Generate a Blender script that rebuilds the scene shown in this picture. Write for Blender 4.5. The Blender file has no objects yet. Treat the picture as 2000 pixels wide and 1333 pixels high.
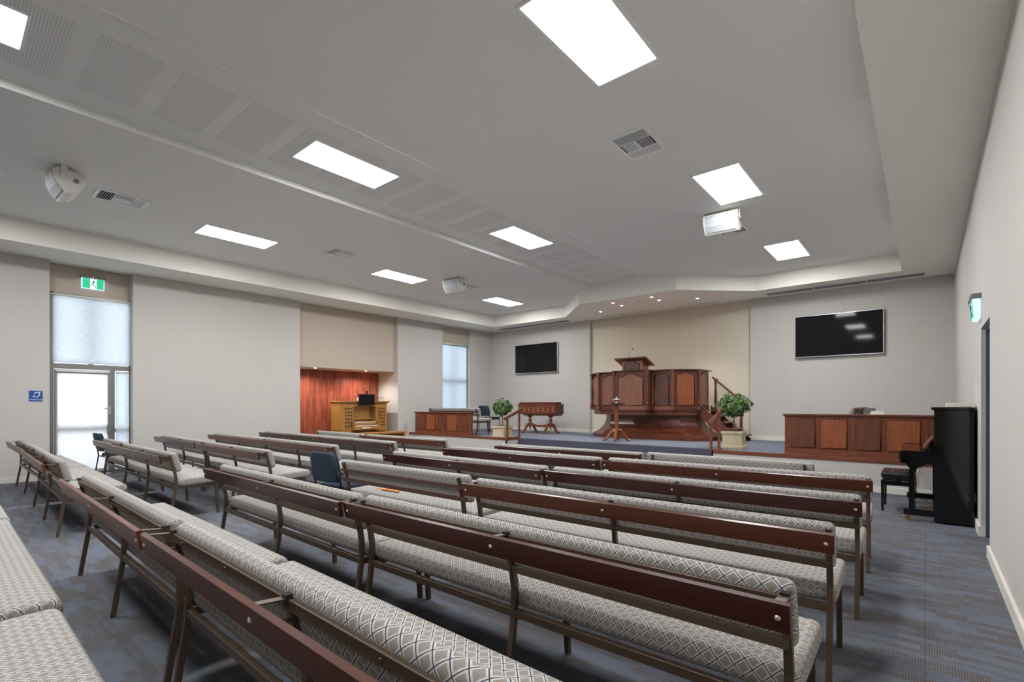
import bpy, bmesh, math, random
from math import sin, cos, pi, radians, atan2, hypot
from mathutils import Vector, Matrix
random.seed(7)
SC = bpy.context.scene
COL = SC.collection

# ---------------------------------------------------------------- camera, world, exposure
camd = bpy.data.cameras.new('camera'); cam = bpy.data.objects.new('camera', camd); COL.objects.link(cam)
cam.location = (0, 0, 1.382); cam.rotation_euler = (pi/2, 0, 0.6955)
camd.sensor_width = 36.0; camd.lens = 953.9/2000*36.0
camd.shift_x = -(1011.8-1000)/2000; camd.shift_y = (790.65-666.5)/2000
camd.clip_start = 0.02; camd.clip_end = 200
SC.camera = cam
SC.view_settings.view_transform = 'Standard'
try: SC.view_settings.look = 'None'
except Exception: pass
SC.view_settings.gamma = 1.0
SC.view_settings.use_curve_mapping = False
SC.view_settings.exposure = 0.0
SKY = 5.5
PANEL = 44.5
SPOT = 110.0
world = bpy.data.worlds.new('sky'); SC.world = world; world.use_nodes = True
bg = world.node_tree.nodes['Background']
bg.inputs['Color'].default_value = (0.86, 0.93, 1.0, 1); bg.inputs['Strength'].default_value = SKY

# ---------------------------------------------------------------- materials
def lin(c):
    return tuple(((x/255.0)/12.92 if x/255.0 <= 0.04045 else ((x/255.0+0.055)/1.055)**2.4) for x in c)
class NT:
    def __init__(s, name, rough=0.6, metal=0.0, spec=0.5):
        s.m = bpy.data.materials.new(name); s.m.use_nodes = True
        s.t = s.m.node_tree; s.n = s.t.nodes; s.l = s.t.links
        s.b = s.n['Principled BSDF']
        s.b.inputs['Roughness'].default_value = rough; s.b.inputs['Metallic'].default_value = metal
        s.b.inputs['Specular IOR Level'].default_value = spec
    def add(s, t, **kw):
        n = s.n.new(t)
        for k, v in kw.items(): setattr(n, k, v)
        return n
    def link(s, a, b): s.l.new(a, b)
    def math(s, op, a, b=None, c=None, clamp=False):
        n = s.n.new('ShaderNodeMath'); n.operation = op; n.use_clamp = clamp
        for i, x in enumerate((a, b, c)):
            if x is None: continue
            if isinstance(x, (int, float)): n.inputs[i].default_value = x
            else: s.l.new(x, n.inputs[i])
        return n.outputs[0]
    def mix(s, f, a, b):
        n = s.n.new('ShaderNodeMix'); n.data_type = 'RGBA'
        for i, x in ((0, f), (6, a), (7, b)):
            if isinstance(x, (int, float)): n.inputs[i].default_value = x
            elif isinstance(x, tuple): n.inputs[i].default_value = (*x[:3], 1)
            else: s.l.new(x, n.inputs[i])
        return n.outputs[2]
    def obj(s, scale=(1, 1, 1)):
        tc = s.n.new('ShaderNodeTexCoord'); mp = s.n.new('ShaderNodeMapping')
        mp.inputs['Scale'].default_value = scale; s.l.new(tc.outputs['Object'], mp.inputs['Vector']); return mp.outputs[0]
    def geo(s, scale=(1, 1, 1)):
        g = s.n.new('ShaderNodeNewGeometry'); mp = s.n.new('ShaderNodeMapping')
        mp.inputs['Scale'].default_value = scale; s.l.new(g.outputs['Position'], mp.inputs['Vector']); return mp.outputs[0]
    def noise(s, vec, scale, detail=3, rough=.5):
        n = s.n.new('ShaderNodeTexNoise'); n.inputs['Scale'].default_value = scale; n.inputs['Detail'].default_value = detail
        n.inputs['Roughness'].default_value = rough; s.l.new(vec, n.inputs['Vector']); return n.outputs[0]
    def bump(s, h, strength=.2, dist=.002):
        n = s.n.new('ShaderNodeBump'); n.inputs['Strength'].default_value = strength; n.inputs['Distance'].default_value = dist
        s.l.new(h, n.inputs['Height']); s.l.new(n.outputs[0], s.b.inputs['Normal'])
    def col(s, c):
        if isinstance(c, tuple): s.b.inputs['Base Color'].default_value = (*c[:3], 1)
        else: s.l.new(c, s.b.inputs['Base Color'])
        return s.m
def plain(name, rgb, rough=.6, metal=0., spec=.5, var=.06):
    t = NT(name, rough, metal, spec); c = lin(rgb)
    f = t.noise(t.obj(), 9.0, 2)
    return t.col(t.mix(f, tuple(x*(1-var) for x in c), tuple(min(1, x*(1+var)) for x in c)))
def wood(name, a, b, rough=.35, axis='z', sc=1.0, spec=.5):
    t = NT(name, rough, 0, spec)
    s = {'z': (14, 14, 1.1), 'x': (1.1, 14, 14), 'y': (14, 1.1, 14)}[axis]
    v = t.obj(tuple(q*sc for q in s))
    n1 = t.noise(v, 2.2, 5, .6); n2 = t.noise(v, 9.0, 4, .6)
    f = t.math('ADD', t.math('MULTIPLY', n1, .75), t.math('MULTIPLY', n2, .35))
    r = t.add('ShaderNodeValToRGB'); r.color_ramp.elements[0].position = .36; r.color_ramp.elements[1].position = .72
    r.color_ramp.elements[0].color = (*lin(b), 1); r.color_ramp.elements[1].color = (*lin(a), 1)
    t.link(f, r.inputs[0]); t.bump(n2, .08, .001)
    return t.col(r.outputs[0])
def emit(name, rgb, strength):
    m = bpy.data.materials.new(name); m.use_nodes = True; n = m.node_tree.nodes; n.clear()
    e = n.new('ShaderNodeEmission'); o = n.new('ShaderNodeOutputMaterial')
    e.inputs[0].default_value = (*rgb, 1); e.inputs[1].default_value = strength
    m.node_tree.links.new(e.outputs[0], o.inputs[0]); return m
M = {}
def wallpaper(name, rgb, stripes=1.0):
    t = NT(name, .9, 0, .2); c = lin(rgb)
    a = t.noise(t.geo((60, 60, 3.0)), 1.0, 3); b = t.noise(t.geo((9, 9, 140)), 1.0, 2)
    f = t.math('ADD', t.math('MULTIPLY', a, .6), t.math('MULTIPLY', b, .4))
    t.bump(f, .25, .002)
    k = .09*stripes
    return t.col(t.mix(f, tuple(x*(1-k) for x in c), tuple(min(1, x*(1+k)) for x in c)))
M['cream'] = wallpaper('cream_wallcovering', (198, 194, 188))
M['tan'] = wallpaper('tan_wallcovering', (190, 177, 162))
M['sand'] = wallpaper('sand_wallcovering', (214, 205, 186), 1.8)
M['ceil'] = plain('ceiling_paint', (236, 236, 233), .95, 0, .1, .01)
M['soffit'] = plain('soffit_paint', (240, 238, 230), .95, 0, .1, .01)
M['skirt'] = plain('skirting_paint', (226, 222, 210), .5)
M['white'] = plain('white_enamel', (242, 243, 244), .35, 0, .5, .02)
M['offwhite'] = plain('warm_white_plastic', (224, 222, 214), .5, 0, .4, .02)
M['grille'] = plain('grey_speaker_grille', (160, 164, 168), .7, 0, .3, .04)
M['dark'] = plain('dark_void', (22, 24, 28), .8)
M['black'] = plain('black_plastic', (18, 18, 19), .35)
M['alu'] = plain('grey_aluminium', (132, 132, 130), .38, .75)
M['silver'] = plain('silver_metal', (196, 198, 202), .22, .95)
M['brass'] = plain('brass', (196, 152, 84), .25, .9)
M['bolt'] = plain('bolt_chrome', (206, 200, 194), .3, .7)
M['screen'] = plain('black_screen_glass', (30, 31, 32), .05, 0, .12, .02)
M['ebony'] = plain('black_gloss_lacquer', (7, 7, 8), .06, 0, .6, .02)
M['leather'] = plain('black_leather', (24, 23, 24), .32, 0, .5)
M['bluefab'] = plain('navy_chair_fabric', (38, 48, 64), .95, 0, .2, .2)
M['greyshell'] = plain('blue_grey_chair_shell', (50, 64, 78), .7, 0, .3, .1)
M['chairleg'] = plain('black_steel', (34, 33, 36), .35, .5)
M['bronze'] = plain('bronze_painted_steel', (94, 78, 63), .36, .25, .5, .08)
M['steel_red'] = plain('reddish_painted_steel', (92, 62, 54), .4, .2, .5, .06)
M['moulding_dark'] = plain('deep_brown_stain', (62, 34, 28), .4)
M['shaded_step_face'] = plain('step_carpet_painted_shade', (84, 86, 98), 1.0, 0, .05, .1)  # step carpet darkened, the riser's shade is put into the colour
M['blue'] = plain('blue_sign_plastic', (24, 84, 160), .4)
M['bluedoor'] = plain('blue_door_paint', (66, 84, 110), .45)
M['orange'] = plain('orange_paper', (244, 140, 50), .8)
M['paper'] = plain('white_paper', (232, 228, 218), .8)
M['kraft'] = plain('tan_cardboard', (214, 186, 140), .8)
M['stone'] = plain('cream_planter_stone', (204, 190, 158), .75, 0, .3, .05)
M['soil'] = plain('planter_soil', (70, 54, 42), .95)
M['bark'] = plain('pale_bark', (142, 122, 98), .85)
def railwood():
    t = NT('dark_mahogany_rail', .30, 0, .38)
    v = t.obj((1.2, 16, 16)); n1 = t.noise(v, 2.0, 5, .6); n2 = t.noise(v, 9.0, 4, .6)
    oi = t.add('ShaderNodeObjectInfo'); rd = t.math('POWER', oi.outputs['Random'], 3.2)
    d = t.mix(n1, lin((44, 21, 18)), lin((74, 33, 26))); o = t.mix(n1, lin((84, 42, 22)), lin((142, 76, 38)))
    t.bump(n2, .06, .001); return t.col(t.mix(rd, d, o))
M['railwood'] = railwood()
M['mahog'] = wood('mahogany_frame', (118, 68, 48), (82, 44, 34), .38, 'z')
M['mahogx'] = wood('mahogany_band', (116, 64, 46), (80, 42, 34), .32, 'x')
M['panel_or'] = wood('orange_jarrah_panel', (160, 92, 54), (126, 66, 40), .38, 'z')
M['panel_br'] = wood('brown_jarrah_panel', (122, 72, 50), (82, 46, 34), .38, 'z')
M['panel_pk'] = wood('pinkish_jarrah_panel', (150, 100, 78), (120, 76, 60), .4, 'z')
M['panel_gr'] = wood('grey_brown_panel', (104, 74, 66), (84, 56, 50), .4, 'z')
M['redwood'] = wood('red_veneer_wall', (176, 92, 66), (90, 40, 32), .3, 'z', .45)
M['screenwood'] = wood('screen_frame_wood', (132, 72, 44), (94, 46, 31), .35, 'z')
M['kerbwood'] = wood('kerb_wood', (134, 76, 50), (98, 50, 36), .4, 'x')
M['oak'] = wood('honey_oak', (186, 136, 68), (150, 102, 50), .4, 'z')
M['oakx'] = wood('honey_oak_board', (186, 136, 70), (152, 104, 52), .4, 'y')
M['tablewood'] = wood('turned_jarrah', (146, 84, 54), (106, 56, 36), .3, 'z')
M['maroon'] = plain('maroon_velvet', (104, 42, 36), .85, 0, .2, .2)
# fabric: taupe diamonds, pale borders, navy cross lines
def fabric():
    t = NT('diamond_weave_fabric', .95, 0, .15)
    uv = t.add('ShaderNodeUVMap'); sx = t.add('ShaderNodeSeparateXYZ'); t.link(uv.outputs[0], sx.inputs[0])
    P = .062
    u = t.math('DIVIDE', sx.outputs[0], P); v = t.math('DIVIDE', sx.outputs[1], P)
    def dist(w):
        f = t.math('FRACT', w); return t.math('ABSOLUTE', t.math('SUBTRACT', f, .5))   # .5 on lines
    a = dist(t.math('ADD', u, v)); b = dist(t.math('SUBTRACT', u, v))
    mx = t.math('MAXIMUM', a, b)
    navy = t.math('GREATER_THAN', mx, .462); pale = t.math('GREATER_THAN', mx, .335)
    nz = t.noise(t.obj(), 420.0, 2)
    c0 = t.mix(nz, lin((134, 128, 121)), lin((158, 151, 143)))
    c1 = t.mix(nz, lin((184, 182, 177)), lin((206, 204, 199)))
    c = t.mix(pale, c0, c1); c = t.mix(navy, c, lin((62, 66, 82)))
    h = t.math('ADD', t.math('MULTIPLY', pale, .5), t.math('MULTIPLY', nz, .5)); t.bump(h, .35, .002)
    return t.col(c)
M['fabric'] = fabric()
def carpet():
    t = NT('blue_grey_carpet_tile', 1.0, 0, .05)
    g = t.add('ShaderNodeNewGeometry'); s = t.add('ShaderNodeSeparateXYZ'); t.link(g.outputs['Position'], s.inputs[0])
    x, y = s.outputs[0], s.outputs[1]
    def cell(px, py, off, seed):
        ry = t.math('FLOOR', t.math('DIVIDE', y, py)); cx = t.math('FLOOR', t.math('ADD', t.math('DIVIDE', x, px), t.math('MULTIPLY', ry, off)))
        cb = t.add('ShaderNodeCombineXYZ'); t.link(cx, cb.inputs[0]); t.link(ry, cb.inputs[1]); cb.inputs[2].default_value = seed
        w = t.add('ShaderNodeTexWhiteNoise', noise_dimensions='3D'); t.link(cb.outputs[0], w.inputs[0]); return w.outputs[0]
    a = cell(.25, .0625, .37, 1.0); b = cell(.125, .032, .23, 4.0)
    f = t.math('ADD', t.math('MULTIPLY', a, .66), t.math('MULTIPLY', b, .34))
    st = t.math('GREATER_THAN', t.math('FRACT', t.math('DIVIDE', x, .0115)), .60)
    nz = t.noise(t.geo(), 300.0, 2); big = t.noise(t.geo(), 1.1, 3)
    r = t.add('ShaderNodeValToRGB'); r.color_ramp.elements[0].position = .32; r.color_ramp.elements[1].position = .68
    r.color_ramp.elements[0].color = (*lin((96, 92, 93)), 1); r.color_ramp.elements[1].color = (*lin((108, 114, 125)), 1)
    t.link(f, r.inputs[0])
    brown = t.math('LESS_THAN', f, .5)
    c = t.mix(t.math('MULTIPLY', t.math('MULTIPLY', st, brown), .5), r.outputs[0], lin((138, 134, 132)))
    c = t.mix(t.math('MULTIPLY', t.math('MULTIPLY', st, t.math('SUBTRACT', 1.0, brown)), .25), c, lin((142, 146, 156)))
    c = t.mix(t.math('MULTIPLY', nz, .35), c, lin((74, 76, 86)))
    seam = t.math('GREATER_THAN', t.math('FRACT', x), .995)
    c = t.mix(t.math('MULTIPLY', seam, .35), c, lin((46, 46, 54)))
    t.bump(nz, .5, .004)
    return t.col(c)
M['carpet'] = carpet()
t = NT('stage_carpet', 1.0, 0, .05); f = t.noise(t.geo((3, 14, 1)), 2.0, 3)
M['stagecarpet'] = t.col(t.mix(f, lin((98, 103, 114)), lin((122, 126, 136))))
t = NT('perforated_board', .9, 0, .1)
g = t.add('ShaderNodeNewGeometry'); s = t.add('ShaderNodeSeparateXYZ'); t.link(g.outputs['Position'], s.inputs[0])
st = t.math('GREATER_THAN', t.math('FRACT', t.math('DIVIDE', s.outputs[1], .0215)), .68)
dt = t.math('GREATER_THAN', t.math('FRACT', t.math('DIVIDE', s.outputs[0], .03)), .18)
M['perf'] = t.col(t.mix(t.math('MULTIPLY', t.math('MULTIPLY', st, dt), .28), lin((234, 234, 231)), lin((96, 96, 96))))
t = NT('leaf_green', .45, 0, .4); oi = t.add('ShaderNodeObjectInfo'); f = t.noise(t.obj(), 34.0, 1)
M['leaf'] = t.col(t.mix(f, lin((34, 62, 30)), lin((112, 142, 76))))
t = NT('purple_timber_mix', .3)
# roller blind: woven, lets daylight through
def blind(name, tint):
    m = bpy.data.materials.new(name); m.use_nodes = True; n = m.node_tree.nodes; l = m.node_tree.links; n.clear()
    o = n.new('ShaderNodeOutputMaterial'); mx = n.new('ShaderNodeMixShader'); mx.inputs[0].default_value = .72
    d = n.new('ShaderNodeBsdfDiffuse'); tr = n.new('ShaderNodeBsdfTranslucent')
    g = n.new('ShaderNodeNewGeometry'); mp = n.new('ShaderNodeMapping'); mp.inputs['Scale'].default_value = (1, 7, 60)
    nz = n.new('ShaderNodeTexNoise'); nz.inputs['Scale'].default_value = 1.6; nz.inputs['Detail'].default_value = 3
    l.new(g.outputs['Position'], mp.inputs[0]); l.new(mp.outputs[0], nz.inputs['Vector'])
    c = n.new('ShaderNodeMix'); c.data_type = 'RGBA'; l.new(nz.outputs[0], c.inputs[0])
    c.inputs[6].default_value = (*[x*.62 for x in tint], 1); c.inputs[7].default_value = (*tint, 1)
    l.new(c.outputs[2], d.inputs[0]); l.new(c.outputs[2], tr.inputs[0])
    l.new(d.outputs[0], mx.inputs[1]); l.new(tr.outputs[0], mx.inputs[2]); l.new(mx.outputs[0], o.inputs[0]); return m
M['blind'] = blind('woven_blind', (.76, .80, .83))
M['blindfar'] = blind('woven_blind_far', (.70, .75, .79))
M['blindthin'] = blind('thin_blind', (.97, .97, .97))
t = NT('window_glass', .02); t.b.inputs['Transmission Weight'].default_value = 1.0; t.b.inputs['IOR'].default_value = 1.02
M['glass'] = t.m
M['panel_light'] = emit('light_panel', (.99, .99, 1.0), PANEL)
M['downlight'] = emit('downlight_lamp', (.95, .97, 1.0), 14.0)
M['exit_green'] = emit('exit_green', (.04, .5, .24), 1.3)
M['exit_white'] = emit('exit_white', (.72, .92, 1.0), 1.9)
M['exit_glow'] = emit('exit_lamp_glow', (.62, .82, 1.0), 1.3)
M['led'] = emit('red_led', (1.0, .3, .15), 2.5)

# ---------------------------------------------------------------- mesh helpers
class MB:
    def __init__(s): s.v = []; s.f = []; s.uv = []; s.sm = []
    def quad(s, idx, uv=None, smooth=False):
        s.f.append(tuple(idx)); s.uv.append(uv); s.sm.append(smooth)
    def box(s, x0, x1, y0, y1, z0, z1, bev=0.0, mat=None):
        bm = bmesh.new(); bmesh.ops.create_cube(bm, size=1)
        for v in bm.verts: v.co = Vector(((x0+x1)/2+v.co.x*(x1-x0), (y0+y1)/2+v.co.y*(y1-y0), (z0+z1)/2+v.co.z*(z1-z0)))
        if bev: bmesh.ops.bevel(bm, geom=bm.edges[:], offset=bev, segments=2, affect='EDGES', profile=.6)
        s.bm(bm, mat); return s
    def bm(s, bm, mat=None, smooth=False):
        o = len(s.v); bm.verts.ensure_lookup_table()
        for v in bm.verts: s.v.append((mat @ v.co) if mat else v.co.copy())
        for f in bm.faces: s.quad([o+v.index for v in f.verts], None, smooth)
        bm.free()
    def tube(s, pts, r, n=8, caps=True, sq=False):
        """tube along points; r number or list. sq -> rectangular section (rx, ry)."""
        pts = [Vector(p) for p in pts]; o = len(s.v); N = len(pts)
        for i, p in enumerate(pts):
            d = (pts[min(i+1, N-1)]-pts[max(i-1, 0)]).normalized()
            up = Vector((1, 0, 0)) if abs(d.x) < .9 else Vector((0, 0, 1))
            a = d.cross(up).normalized(); b = d.cross(a).normalized()
            rr = r[i] if isinstance(r, list) else r
            if sq:
                hx, hy = rr; cs = [(hx, hy), (-hx, hy), (-hx, -hy), (hx, -hy)]
                for q in cs: s.v.append(p + b*q[0] + a*q[1])
            else:
                for k in range(n):
                    t = 2*pi*k/n; s.v.append(p + a*(rr*cos(t)) + b*(rr*sin(t)))
        m = 4 if sq else n
        for i in range(N-1):
            for k in range(m):
                k2 = (k+1) % m; s.quad([o+i*m+k, o+i*m+k2, o+(i+1)*m+k2, o+(i+1)*m+k], None, not sq)
        if caps:
            s.quad([o+k for k in range(m)][::-1]); s.quad([o+(N-1)*m+k for k in range(m)])
        return s
    def lathe(s, prof, cx=0, cy=0, cz=0, n=20):
        o = len(s.v); L = len(prof)
        for (r, z) in prof:
            for k in range(n):
                t = 2*pi*k/n; s.v.append(Vector((cx+r*cos(t), cy+r*sin(t), cz+z)))
        for i in range(L-1):
            for k in range(n):
                k2 = (k+1) % n; s.quad([o+i*n+k, o+i*n+k2, o+(i+1)*n+k2, o+(i+1)*n+k], None, True)
        s.quad([o+k for k in range(n)][::-1]); s.quad([o+(L-1)*n+k for k in range(n)])
        return s
    def prism(s, poly, z0, z1, smooth=False):
        o = len(s.v); n = len(poly)
        for z in (z0, z1):
            for p in poly: s.v.append(Vector((p[0], p[1], z)))
        for k in range(n):
            k2 = (k+1) % n; s.quad([o+k, o+k2, o+n+k2, o+n+k], None, smooth)
        s.quad([o+k for k in range(n)][::-1]); s.quad([o+n+k for k in range(n)])
        return s
    def loft(s, rings, smooth=True, close=True):
        o = len(s.v); n = len(rings[0])
        for r in rings:
            for p in r: s.v.append(Vector(p))
        for i in range(len(rings)-1):
            for k in range(n if close else n-1):
                k2 = (k+1) % n; s.quad([o+i*n+k, o+i*n+k2, o+(i+1)*n+k2, o+(i+1)*n+k], None, smooth)
        if close:
            s.quad([o+k for k in range(n)][::-1]); s.quad([o+(len(rings)-1)*n+k for k in range(n)])
        return s
    def xform(s, mat, start=0):
        for i in range(start, len(s.v)): s.v[i] = mat @ Vector(s.v[i])
        return s
    def mesh(s, name):
        me = bpy.data.meshes.new(name); me.from_pydata([tuple(v) for v in s.v], [], s.f)
        if any(u is not None for u in s.uv):
            L = me.uv_layers.new(name='UVMap')
            for p, u in zip(me.polygons, s.uv):
                if u is None: continue
                for li, q in zip(p.loop_indices, u): L.data[li].uv = q
        for p, q in zip(me.polygons, s.sm): p.use_smooth = q
        me.validate()
        bm = bmesh.new(); bm.from_mesh(me); bmesh.ops.recalc_face_normals(bm, faces=bm.faces); bm.to_mesh(me); bm.free()
        return me
    def build(s, name, mat, parent=None):
        me = s.mesh(name); me.materials.append(M[mat] if isinstance(mat, str) else mat)
        o = bpy.data.objects.new(name, me); COL.objects.link(o)
        if parent is not None: o.parent = parent
        return o
def thing(name, label, cat, loc=(0, 0, 0), rz=0, group=None, scale=None):
    o = bpy.data.objects.new(name, None); COL.objects.link(o); o.location = loc; o.rotation_euler = (0, 0, rz)
    o.empty_display_size = .1; o['label'] = label; o['category'] = cat
    if group: o['group'] = group
    if scale: o.scale = scale
    return o
def tag(o, label, cat, group=None):
    o['label'] = label; o['category'] = cat
    if group: o['group'] = group
    return o
def struct(o): o['kind'] = 'structure'; return o
def B(*a, **k): return MB().box(*a, **k)
def dup(root, loc, rz, label, scale=None, group=None):
    r = root.copy(); COL.objects.link(r); r.location = loc; r.rotation_euler = (0, 0, rz)
    if scale: r.scale = scale
    r['label'] = label
    if group: r['group'] = group
    for ch in list(root.children):
        c = ch.copy(); COL.objects.link(c); c.parent = r
        for g2 in list(ch.children):
            d = g2.copy(); COL.objects.link(d); d.parent = c
    return r
def text_mesh(s, size, mat, parent, name='lettering', depth=.0008):
    cu = bpy.data.curves.new(name, 'FONT'); cu.body = s; cu.size = size; cu.extrude = depth; cu.align_x = 'CENTER'; cu.align_y = 'CENTER'
    tmp = bpy.data.objects.new('tmp_text', cu); COL.objects.link(tmp)
    dg = bpy.context.evaluated_depsgraph_get(); me = bpy.data.meshes.new_from_object(tmp.evaluated_get(dg))
    bpy.data.objects.remove(tmp); me.materials.clear(); me.materials.append(M[mat])
    o = bpy.data.objects.new(name, me); COL.objects.link(o); o.parent = parent; return o
def rrect(w, h, r, n=5):
    """rounded rectangle outline centred at 0"""
    pts = []
    for (cx, cy, a0) in ((w/2-r, h/2-r, 0), (-w/2+r, h/2-r, pi/2), (-w/2+r, -h/2+r, pi), (w/2-r, -h/2+r, 3*pi/2)):
        for k in range(n+1):
            a = a0 + pi/2*k/n; pts.append((cx+r*cos(a), cy+r*sin(a)))
    return pts
def cushion(x0, x1, yc, zc, w, h, r, tilt, uvo=0.0, crown=0.0):
    """padded cushion swept along x; w along local y, h along local z, tilted about x."""
    mb = MB(); base = rrect(w, h, r, 5); n = len(base)
    arc = [0.0]
    for k in range(n): arc.append(arc[-1]+hypot(base[(k+1) % n][0]-base[k][0], base[(k+1) % n][1]-base[k][1]))
    er = min(r, .03); xs = []
    for k in range(4, -1, -1):
        a = pi/2*k/4; xs.append((x0+er*(1-sin(a)), er*(1-cos(a))))
    m = max(2, int((x1-x0)/.25))
    for k in range(1, m): xs.append((x0+er+(x1-x0-2*er)*k/m, 0))
    for k in range(5):
        a = pi/2*k/4; xs.append((x1-er*(1-sin(a)), er*(1-cos(a))))
    ct, st_ = cos(tilt), sin(tilt); rings = []
    for (x, ins) in xs:
        o = len(mb.v)
        for (a, b) in base:
            fa = (w/2-ins)/(w/2); fb = (h/2-ins)/(h/2)
            aa, bb = a*fa, b*fb
            if b > 0: bb += crown*(1-(2*a/w)**2)
            mb.v.append(Vector((x, yc+aa*ct-bb*st_, zc+aa*st_+bb*ct)))
        rings.append((o, x))
    ax = 0.0; px = xs[0][0]; ux = []
    for i, (x, ins) in enumerate(xs):
        if i: ax += hypot(x-xs[i-1][0], ins-xs[i-1][1])
        ux.append(ax+uvo)
    for i in range(len(rings)-1):
        o0, o1 = rings[i][0], rings[i+1][0]
        for k in range(n):
            k2 = (k+1) % n
            mb.quad([o0+k, o0+k2, o1+k2, o1+k], [(ux[i], arc[k]), (ux[i], arc[k+1]), (ux[i+1], arc[k+1]), (ux[i+1], arc[k])], True)
    for o, rev in ((rings[0][0], True), (rings[-1][0], False)):
        idx = list(range(n)); idx = idx[::-1] if rev else idx
        mb.quad([o+k for k in idx], [(base[k][0], base[k][1]) for k in idx], False)
    return mb

# ================================================================= ROOM SHELL
XR, XL, YF, YB = .4455, -12.332, 13.224, -7.5
H, HC, HS = 4.035, 4.41, 4.50
PS = .495
BT = XL-.235      # back face of the bays
mb = MB().box(-13.6, 1.2, YB-.2, YF+.3, -.12, 0); struct(mb.build('floor', 'carpet'))
# left wall: jutting cream piers, recessed bays
w = MB()
for y0, y1 in ((YB, 1.372), (2.601, 6.04), (9.066, 10.862), (12.133, YF+.2)): w.box(XL-.25, XL, y0, y1, 0, H+.5)
w.box(XL-.25, XL-.12, 10.862, 12.133, 0, 1.05)
w.box(-13.45, XL-.25, 9.066, 9.2, 0, 2.5); w.box(-13.45, XL-.25, 5.9, 6.04, 0, 2.5)
struct(w.build('wall_left', 'cream'))
w = MB().box(BT-.1, BT, 1.372, 2.601, 3.50, H+.4)
w.box(-13.45, XL-.13, 6.04, 9.066, 2.376, H+.4)
w.box(XL-.25, XL-.12, 10.862, 12.133, 3.455, H+.4)
struct(w.build('wall_left', 'tan'))
rw_ = MB().box(-13.42, -13.34, 6.0, 9.1, 0, 2.4); struct(rw_.build('wall_left', 'redwood'))
g = MB()
for y in (6.95, 7.55, 8.15, 8.75): g.box(-13.342, -13.337, y-.003, y+.003, 0, 2.376)
g.box(-13.342, -13.336, 6.28, 6.29, 0, 2.05); g.box(-13.342, -13.336, 6.04, 6.29, 2.045, 2.055)
struct(g.build('trim_1', 'dark'))
# front wall with sand niche
w = MB()
for x0, x1 in ((XL-.3, -8.10), (-3.404, XR+.2)): w.box(x0, x1, YF, YF+.2, 0, H+.5)
struct(w.build('wall_front', 'cream'))
struct(B(-8.15, -3.35, YF+.10, YF+.2, 0, H+.5).build('wall_front', 'sand'))
struct(B(XL-.3, XR+.2, YB-.2, YB, 0, H+.5).build('wall_back', 'cream'))
# right wall with a door recess
w = MB()
w.box(XR, XR+.25, YB, 6.13, 0, H+.5); w.box(XR, XR+.25, 7.04, YF+.2, 0, H+.5); w.box(XR, XR+.25, 6.13, 7.04, 2.18, H+.5)
struct(w.build('wall_right', 'cream'))
d = MB().box(XR+.10, XR+.14, 6.13, 7.04, 0, 2.18); d1 = struct(d.build('door_2', 'bluedoor'))
fr = MB().box(XR+.036, XR+.1, 7.0, 7.04, 0, 2.18); fr.box(XR+.036, XR+.1, 6.13, 6.17, 0, 2.18); fr.box(XR+.036, XR+.1, 6.17, 7.0, 2.14, 2.18); fr.build('door_frame', 'bluedoor', d1)
# ceiling: left plane, raised strip, sloped edge, right plane
T = .12
c = MB()
c.box(XL+.5, -6.757, YB, YF, HC, HC+T+.1); c.box(-6.757, -4.996, YB, YF, HS, HS+T)
c.loft([[(-4.996, y, HS), (-4.82, y, HC-.01), (-4.82, y, HC+T), (-4.996, y, HS+T)] for y in (YB, YF)], smooth=False)
c.box(-4.82, -.2, YB, YF, HC-.01, HC+T)
struct(c.build('ceiling', 'ceil'))
s_ = MB()
s_.box(XL-.2, -11.343, YB, YF+.1, H, H+.55); s_.box(-.365, XR+.1, YB, YF+.1, H, H+.55)
s_.box(-11.343, -.365, 12.3, YF+.1, H, H+.55); s_.box(-11.343, -.365, YB, -6.7, H, H+.55)
s_.prism([(-8.40, 12.3), (-8.165, 12.08), (-7.05, 10.96), (-4.43, 10.99), (-3.31, 12.08), (-3.05, 12.3)], H, H+.55)
struct(s_.build('ceiling', 'soffit'))
# skirtings
sk = MB()
for y0, y1 in ((YB, 1.372), (2.601, 6.04), (9.066, 9.5)): sk.box(XL, XL+.016, y0, y1, 0, .10, .004)
struct(sk.build('baseboard_left', 'skirt'))
sk = MB()
sk.box(XR-.022, XR, YB, 6.13, 0, .105, .004); sk.box(XR-.022, XR, 7.04, 9.5, 0, .105, .004); sk.box(XR-.022, XR+.034, 7.025, 7.04, 0, .105)
struct(sk.build('baseboard_right', 'skirt'))
sk = MB()
sk.box(XL, -8.10, YF-.016, YF, PS, PS+.11, .004); sk.box(-8.10, -3.404, YF+.085, YF+.10, PS, PS+.11, .004); sk.box(-3.404, XR, YF-.016, YF, PS, PS+.11, .004)
sk.box(-8.1, -8.085, YF, YF+.1, PS, PS+.11)
struct(sk.build('baseboard_front', 'skirt'))
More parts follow.
